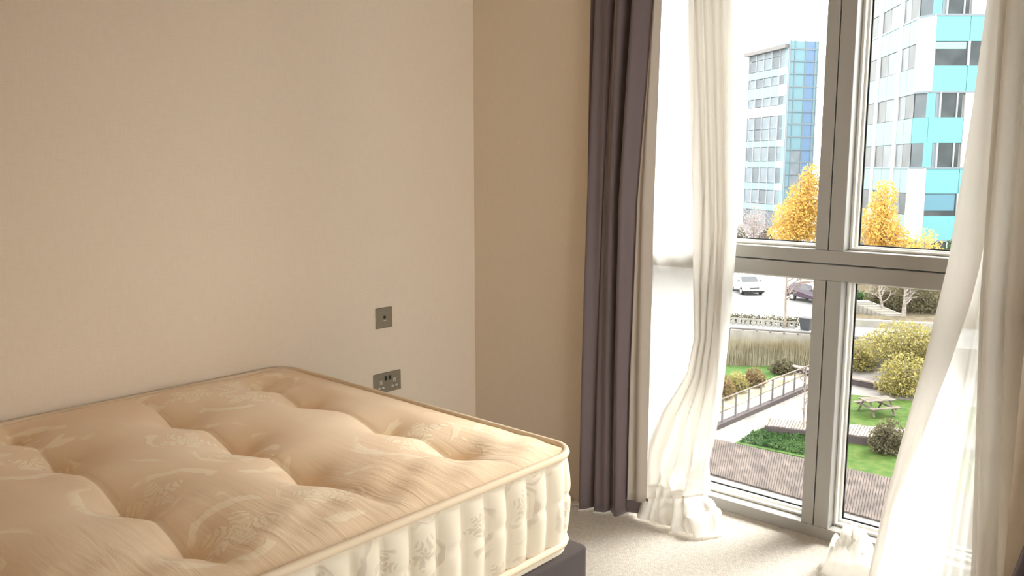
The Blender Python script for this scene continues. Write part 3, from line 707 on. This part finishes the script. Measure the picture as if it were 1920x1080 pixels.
tree_at('shrub', 'dark spreading shrub on the lower lawn beside the boardwalk', 1700, 33.6, ZPK, 806, 76, 2400, .075, M_OLIVE, M_BARK, 'round', cat='shrub')
for lbl, x, D, yt, wp, lm in (('rusty shrub at the left end of the diagonal railing', 1368, 41.8, 716, 56, M_RUST), ('yellow green shrub behind the diagonal railing', 1398, 43, 710, 50, M_YELLOW),
                              ('rust brown shrub in the middle of the diagonal railing', 1432, 44.2, 702, 50, M_RUST), ('dark green shrub behind the far railing posts', 1484, 47, 684, 50, M_OLIVE)):
    tree_at('shrub', lbl, x, D, ZPK, yt, wp, 1500, .07, lm, M_BARK, 'round', cat='shrub', group='shrubs behind the railing')
# ground-cover of the planted bed
bp = poly([(1443, 800), (1520, 806), (1520, 856), (1386, 829)], ZPK + .05); V = []; Fc = []
for k in range(5200):
    a, b = rng.uniform(), rng.uniform(); q = (bp[0] * (1 - a) + bp[1] * a) * (1 - b) + (bp[3] * (1 - a) + bp[2] * a) * b
    q = q + [0, 0, rng.uniform(0, .22) * (.6 + .4 * math.sin(q[0] * 2) * math.cos(q[1] * 2.3))]
    d = rng.normal(size=3); d /= np.linalg.norm(d); e = np.cross(d, rng.normal(size=3)); e /= np.linalg.norm(e); o = len(V); s = rng.uniform(.05, .11)
    V += [tuple(q - d * s), tuple(q + e * s * .5), tuple(q + d * s), tuple(q - e * s * .5)]; Fc.append((o, o + 1, o + 2, o + 3))
M = Mesh(); M.v = [tuple(map(float, v)) for v in V]; M.f = Fc
tag(obj('groundcover', M, M_GREEN, fixn=False), 'low green groundcover filling the planted bed by the boardwalk', 'plants', kind='stuff')
# reeds against the wall
V = []; Fc = []; A, B_ = on_z(1300, 684, ZPK), on_z(1530, 692, ZPK)
for k in range(5200):
    s = rng.uniform(); q = A + (B_ - A) * s + nd * rng.uniform(.1, 1.8); h = rng.uniform(.9, 1.75); l = rng.normal(size=2) * .12; wd = rng.uniform(.015, .035); o = len(V)
    V += [(q[0] - wd, q[1], q[2]), (q[0] + wd, q[1], q[2]), (q[0] + l[0], q[1] + l[1], q[2] + h)]; Fc.append((o, o + 1, o + 2))
M = Mesh(); M.v = [tuple(map(float, v)) for v in V]; M.f = Fc
tag(obj('dry_reeds', M, M_REED, fixn=False), 'pale dry reeds standing along the retaining wall', 'reeds', kind='stuff')

# low car park wall with hedge behind the rail
a, b = on_z(1300, 603, ZUP), on_z(1498, 617, ZUP); d = b - a; L = np.linalg.norm(d); d /= L; w = np.array([-d[1], d[0], 0])
lw = thing('picket_fence', 'low pale picket fence edging the car park', 'fence', tuple(a))
for k in range(int(L / .32)):
    p = a + d * (k * .32); obj('picket', Mesh().obox(p, d, w, .17, .05, ZUP, ZUP + .42), M_CONC, lw)
obj('fence_rail', Mesh().obox(a - w * .02, d, w, L, .03, ZUP + .36, ZUP + .48), M_CONC, lw)
V = Mesh(); HE = [((*(a + d * (L * (k + .5) / 14) + w * .75)[:2], ZUP + .33), (L / 26, .36, .30)) for k in range(14)]
hd = thing('hedge', 'clipped pale hedge behind the low picket fence', 'hedge', tuple(a + w * .5)); obj('foliage', leaves_mesh(HE, 2600, .07), M_OLIVE, hd, kind='stuff', fixn=False)
for k in range(14): q = np.array(HE[k][0]); obj('stem', Mesh().tube([(q[0], q[1], ZUP), (q[0], q[1], ZUP + .4)], .03, 5), M_BARK, hd)
# low white wall, path edge and steps by the bank in the right pane
a, b = on_z(1600, 612, ZUP), on_z(1800, 622, ZUP); d = b - a; L = np.linalg.norm(d); d /= L; w = np.array([-d[1], d[0], 0])
struct('low_wall', Mesh().obox(a, d, w, L, .4, ZUP, ZUP + .45), M_CONC)
st = thing('garden_steps', 'pale sloping stair edge climbing the bank behind the low wall', 'steps', tuple(on_z(1655, 592, ZUP)))
s0, s1 = on_z(1660, 594, ZUP), on_z(1590, 566, ZUP + .8); dd = (s1 - s0); 
for k in range(9):
    p = s0 + dd * k / 9; obj('step', Mesh().obox(p, _R, np.array([-_R[1], _R[0], 0]), 1.5, 1.0, ZUP, ZUP + .08 + .09 * k), M_CONC, st)

# cars and bin
def car(name, label, pos, heading, paint, rear=False):
    t = thing(name, label, 'car', (0, 0, 0)); L, W = 3.9, 1.72
    prof = [(-1.95, .35), (-1.93, .72), (-1.80, .86), (-1.0, .95), (-.45, 1.42), (.2, 1.48), (1.15, 1.44), (1.75, 1.0), (1.93, .92), (1.95, .35)]   # x forward = -; side profile
    V = []; n = len(prof)
    for s in (-1, 1):
        for x, z in prof: V.append((x, s * (W / 2 - (.16 if z > 1.2 else 0)), z))
    M = Mesh().add(V, [tuple(range(n)), tuple(range(2 * n - 1, n - 1, -1))] + [(i, (i + 1) % n, n + (i + 1) % n, n + i) for i in range(n)])
    obj('body', M, paint, t, bevel=.06, bseg=2)
    obj('windscreen', Mesh().hexa([(-.98, -.74, .98), (-.98, .74, .98), (-.94, .74, .97), (-.94, -.74, .97), (-.50, -.63, 1.40), (-.50, .63, 1.40), (-.44, .63, 1.38), (-.44, -.63, 1.38)]), M_CARGL, t)
    obj('rear_window', Mesh().hexa([(1.70, -.72, 1.05), (1.70, .72, 1.05), (1.78, .72, 1.03), (1.78, -.72, 1.03), (1.2, -.62, 1.40), (1.2, .62, 1.40), (1.28, .62, 1.40), (1.28, -.62, 1.40)]), M_CARGL, t)
    for s in (-1, 1):
        obj('side_window', Mesh().hexa([(-.8, s * .80, 1.0), (1.45, s * .80, 1.0), (1.45, s * .83, 1.0), (-.8, s * .83, 1.0), (-.38, s * .68, 1.38), (1.1, s * .68, 1.38), (1.1, s * .72, 1.38), (-.38, s * .72, 1.38)]), M_CARGL, t)
        obj('headlight', Mesh().box((-1.965, s * .68 - .16, .66), (-1.90, s * .68 + .16, .80)), M_LAMP, t, bevel=.03)
        obj('tail_light', Mesh().box((1.88, s * .70 - .13, .75), (1.97, s * .70 + .13, 1.0)), M_RED, t, bevel=.03)
        obj('wing_mirror', Mesh().box((-.75, s * .88 - .09, .98), (-.62, s * .88 + .09, 1.12)), M_BLACK, t, bevel=.03)
        for x in (-1.22, 1.22):
            wh = obj('wheel', Mesh().tube([(x, s * .70, .31), (x, s * .88, .31)], .31, 18), M_TYRE, t); obj('hubcap', Mesh().tube([(x, s * .87, .31), (x, s * .89, .31)], .18, 14), M_LAMP, wh)
    obj('grille', Mesh().box((-1.975, -.38, .60), (-1.93, .38, .68)), M_BLACK, t); obj('bumper', Mesh().box((-1.99, -.84, .26), (-1.80, .84, .44)), M_TYRE, t, bevel=.04)
    obj('bumper', Mesh().box((1.80, -.84, .26), (1.99, .84, .44)), M_TYRE, t, bevel=.04)
    t.location = tuple(pos); t.rotation_euler = (0, 0, heading); return t
to_cam = math.atan2(EYE[1] - 60, EYE[0] + 27)
car('car', 'white hatchback parked facing the window in the car park', on_z(1398, 548, ZUP), to_cam + PI + .38, M_CARW)
car('car', 'dark plum car half hidden behind the window post', on_z(1522, 566, ZUP), to_cam + PI + .75, M_CARD)
bc = on_z(1512, 619, ZUP); wb = thing('wheelie_bin', 'dark wheelie bin by the rail at the window post', 'bin', tuple(bc))
x, y, z = bc; obj('body', Mesh().hexa([(x - .28, y - .28, z + .06), (x + .28, y - .28, z + .06), (x + .28, y + .28, z + .06), (x - .28, y + .28, z + .06), (x - .36, y - .36, z + .75), (x + .36, y - .36, z + .75), (x + .36, y + .36, z + .75), (x - .36, y + .36, z + .75)]), M_BIN, wb)
obj('lid', Mesh().box((x - .39, y - .39, z + .75), (x + .39, y + .39, z + .84)), M_BIN, wb, bevel=.03)
for s in (-1, 1): obj('wheel', Mesh().tube([(x + s * .2, y + .3, z + .1), (x + s * .3, y + .3, z + .1)], .1, 12), M_TYRE, wb)

# ---------------- the cyan office building (chamfered corner) in the right pane
def facade_panel(name, parent, P, u, nrm, a0, a1, z0, z1, m, out=.0, th=.3):
    return obj(name, Mesh().obox(np.asarray(P) + u * a0 - nrm * (th - out), u, nrm, a1 - a0, th, z0, z1), m, parent)
D1 = 85.0
cA = at_depth(1735, 311, D1); cB = at_depth(1883, 311, D1); uF = cB - cA; uF[2] = 0; uF /= np.linalg.norm(uF); nF = np.array([uF[1], -uF[0], 0])    # towards the camera
cL = at_depth(1706, 311, 86.5); cL2 = at_depth(1585, 311, 110); uL = cL2 - cL; uL[2] = 0; LLn = np.linalg.norm(uL); uL /= LLn; nL = np.array([-uL[1], uL[0], 0])
if np.dot(nL, EYE - cL) < 0: nL = -nL
def zF(y): return on_plane(1790, y, cA, nF)[2]
def aF(x, y=300): return float(np.dot(on_plane(x, y, cA, nF) - cA, uF))
def aL(x, y=300): return float(np.dot(on_plane(x, y, cL, nL) - cL, uL))
off1 = thing('office_building', 'cyan and white panelled office block with a cut corner behind the golden trees', 'building', (cA[0], cA[1], ZUP))
uC = cL - cA; uC[2] = 0; LC = np.linalg.norm(uC); uC /= LC; nC = np.array([-uC[1], uC[0], 0]); nC = nC if np.dot(nC, EYE - cA) > 0 else -nC
ZT = zF(-260)
core = [cA - nF * .3, cA + uF * 34 - nF * .3, cA + uF * 34 - nF * 30, cL + uL * LLn - nL * 24, cL + uL * LLn - nL * .3, cL - nL * .3]
obj('core', Mesh().prism([(p[0], p[1]) for p in core], ZUP, ZT), M_PANEL, off1)
obj('roof', Mesh().prism([(p[0], p[1]) for p in core], ZT, ZT + .6), M_ROOF, off1)
bands = [(28, 77, 's'), (77, 123, 'w'), (123, 172, 's'), (172, 220, 'v'), (220, 268, 's2'), (268, 315, 'v'), (315, 363, 's'), (363, 405, 'b'), (405, 452, 's'),
         (-20, 28, 'v'), (-68, -20, 's2'), (-115, -68, 'v'), (-164, -115, 's'), (-212, -164, 'w'), (-260, -212, 's'), (452, 500, 'v')]
F0, F1, F2, F3 = 0.0, aF(1816, 100), aF(1858, 100), aF(1960, 100)
for yt, yb, k in bands:
    z0, z1 = zF(yb), zF(yt); e = .05
    if k in ('s', 's2'):
        facade_panel('spandrel', off1, cA, uF, nF, F0 + (.0 if k == 's' else -.0), F1 - e, z0, z1, M_CYAN, .06)
        facade_panel('spandrel', off1, cA, uF, nF, F1, F2 - e, z0, z1, M_CYAN if k == 's' else M_PANEL, .06)
        facade_panel('spandrel', off1, cA, uF, nF, F2, F3, z0, z1, M_CYAN, .06)
    elif k == 'v':
        facade_panel('corner_panel', off1, cA, uF, nF, F0 - .2, F0 + .55, z0, z1, M_CYAN, .05)
        facade_panel('window', off1, cA, uF, nF, F0 + .6, F0 + .95, z0, z1, M_MULL, .0)
        facade_panel('mullion', off1, cA, uF, nF, F0 + .95, F0 + 1.10, z0, z1, M_WMULL, .16)
        facade_panel('window', off1, cA, uF, nF, F0 + 1.12, F1 - .25, z0, z1, M_DGLASS, .0)
        facade_panel('mullion', off1, cA, uF, nF, F1 - .85, F1 - .72, z0, z1, M_WMULL, .12)
        facade_panel('white_panel', off1, cA, uF, nF, F1, F2, z0, z1, M_PANEL, .10)
        facade_panel('window', off1, cA, uF, nF, F2 + .1, F3, z0, z1, M_DGLASS, .0)
    else:
        facade_panel('window', off1, cA, uF, nF, F0, F1 - .15, z0, z1, M_DGLASS, .0)
        if k == 'w': facade_panel('blind', off1, cA, uF, nF, F0 + .05, F1 - .3, z1 - (z1 - z0) * .32, z1 - .08, M_CYAN2, .03)
        else: facade_panel('blind', off1, cA, uF, nF, F0 + .05, F1 - .3, z0 + (z1 - z0) * .24, z1 - .08, M_BLIND, .03)
        facade_panel('mullion', off1, cA, uF, nF, F1 - .12, F1 + .08, z0, z1, M_WMULL, .16)
        facade_panel('window', off1, cA, uF, nF, F1 + .1, F2, z0, z1, M_DGLASS if k == 'w' else M_BLIND, .0)
    # cut corner
    if k in ('v',): facade_panel('corner_window', off1, cA, uC, nC, .1, LC - .1, z0, z1, M_GREYGL, .02)
    elif k == 's2': facade_panel('corner_spandrel', off1, cA, uC, nC, .0, LC, z0, z1, M_CYAN, .05)
    else: facade_panel('corner_column', off1, cA, uC, nC, -.1, LC + .1, z0, z1, M_PANEL, .16)
for y in (28, 172, 315, -115, 452):
    facade_panel('string_course', off1, cA, uF, nF, -.1, F3, zF(y) - .10, zF(y) + .10, M_MULL, .12)
    facade_panel('string_course', off1, cA, uC, nC, 0, LC, zF(y) - .10, zF(y) + .10, M_MULL, .20)
    facade_panel('string_course', off1, cL, uL, nL, 0, LLn, zF(y) - .10, zF(y) + .10, M_MULL, .12)
# receding left facade: bays of windows between white piers
piers = [aL(x, 200) for x in (1716, 1681, 1643, 1612)] + [LLn]
for j in range(len(piers) - 1):
    a0, a1 = piers[j], piers[j + 1]; mid = (a0 + a1) / 2
    for yt, yb, k in bands:
        z0, z1 = zF(yb), zF(yt)
        for q, (b0, b1) in enumerate(((a0 + .45, mid - .04), (mid + .04, a1 - .75))):
            if k in ('s', 's2'): facade_panel('spandrel', off1, cL, uL, nL, b0, b1, z0, z1, M_CYAN2, .06)
            else: facade_panel('window', off1, cL, uL, nL, b0, b1, z0 + .05, z1 - .05, M_GREYGL if (j + q) % 2 else M_DGLASS, .0)
    facade_panel('pier', off1, cL, uL, nL, a1 - .7, a1 + .3, ZUP, ZT, M_PANEL, .14)

# ---------------- the glass tower block in the left pane
D2 = 139.0
tA = at_depth(1472, 311, D2); tB = at_depth(1523, 311, D2 + 1.0); uT = tB - tA; uT[2] = 0; WT = np.linalg.norm(uT); uT /= WT; nT = np.array([uT[1], -uT[0], 0])
gA = at_depth(1470, 311, D2 + .5); gB = at_depth(1398, 311, D2 + 12); uG = gB - gA; uG[2] = 0; WG = np.linalg.norm(uG); uG /= WG; nG = np.array([-uG[1], uG[0], 0]); nG = nG if np.dot(nG, EYE - gA) > 0 else -nG
def zT(y): return on_plane(1505, y, tA, nT)[2]
def zG(y): return on_plane(1470, y, gA, nG)[2]
off2 = thing('office_tower', 'grey office block with a blue glass stair tower far beyond the car park', 'building', (tA[0], tA[1], ZUP))
obj('tower_core', Mesh().prism([(p[0], p[1]) for p in (tA - nT * .3, tB - nT * .3, tB - nT * 5, tA - nT * 5)], ZUP, zT(77)), M_BLUEC, off2)
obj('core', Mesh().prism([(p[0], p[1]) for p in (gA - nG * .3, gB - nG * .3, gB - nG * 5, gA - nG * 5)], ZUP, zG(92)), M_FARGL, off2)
obj('roof', Mesh().prism([(p[0], p[1]) for p in (gA + nG * .8, gB + nG * .8 + uG * .8, gB - nG * 5, gA - nG * 5)], zG(92), zG(85)), M_ROOF, off2)
cols = [0, .17, .55, .90, 1.0]
ty = [76, 92, 115, 139, 163, 187, 210, 233, 257, 281, 304, 327, 350, 373, 396, 420, 445]
for k in range(len(ty) - 1):
    z1, z0 = zT(ty[k]), zT(ty[k + 1])
    for c in range(4):
        m = (M_BLUEC, M_BLUEC, M_BLUE, M_BLUEC)[c] if k < 9 else (M_BLUEC, M_FARGL, M_BLUE, M_BLUEC)[c]
        facade_panel('glass_panel', off2, tA, uT, nT, WT * cols[c] + .05, WT * cols[c + 1] - .05, z0 + .09, z1 - .09, m, .02)
    facade_panel('transom_bar', off2, tA, uT, nT, -.1, WT + .25, z0 - .09, z0 + .09, M_MULL, .12)
for c in cols: facade_panel('mullion_bar', off2, tA, uT, nT, WT * c - .08, WT * c + .08, ZUP, zT(76), M_MULL, .10)
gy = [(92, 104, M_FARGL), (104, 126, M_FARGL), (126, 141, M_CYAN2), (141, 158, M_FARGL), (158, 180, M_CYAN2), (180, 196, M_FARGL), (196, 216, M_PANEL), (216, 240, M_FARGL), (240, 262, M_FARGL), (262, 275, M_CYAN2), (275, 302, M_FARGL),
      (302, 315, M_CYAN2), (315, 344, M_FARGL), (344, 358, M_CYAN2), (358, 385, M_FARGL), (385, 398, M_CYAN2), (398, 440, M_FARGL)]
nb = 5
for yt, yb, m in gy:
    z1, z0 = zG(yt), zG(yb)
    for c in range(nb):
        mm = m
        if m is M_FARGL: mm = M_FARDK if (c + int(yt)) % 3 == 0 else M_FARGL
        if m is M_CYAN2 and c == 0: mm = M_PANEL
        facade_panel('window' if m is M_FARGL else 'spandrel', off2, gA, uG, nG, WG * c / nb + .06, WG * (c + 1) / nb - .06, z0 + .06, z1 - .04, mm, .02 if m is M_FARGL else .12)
for c in range(nb + 1): facade_panel('mullion_bar', off2, gA, uG, nG, WG * c / nb - .07, WG * c / nb + .07, ZUP, zG(92), M_WMULL, .14)
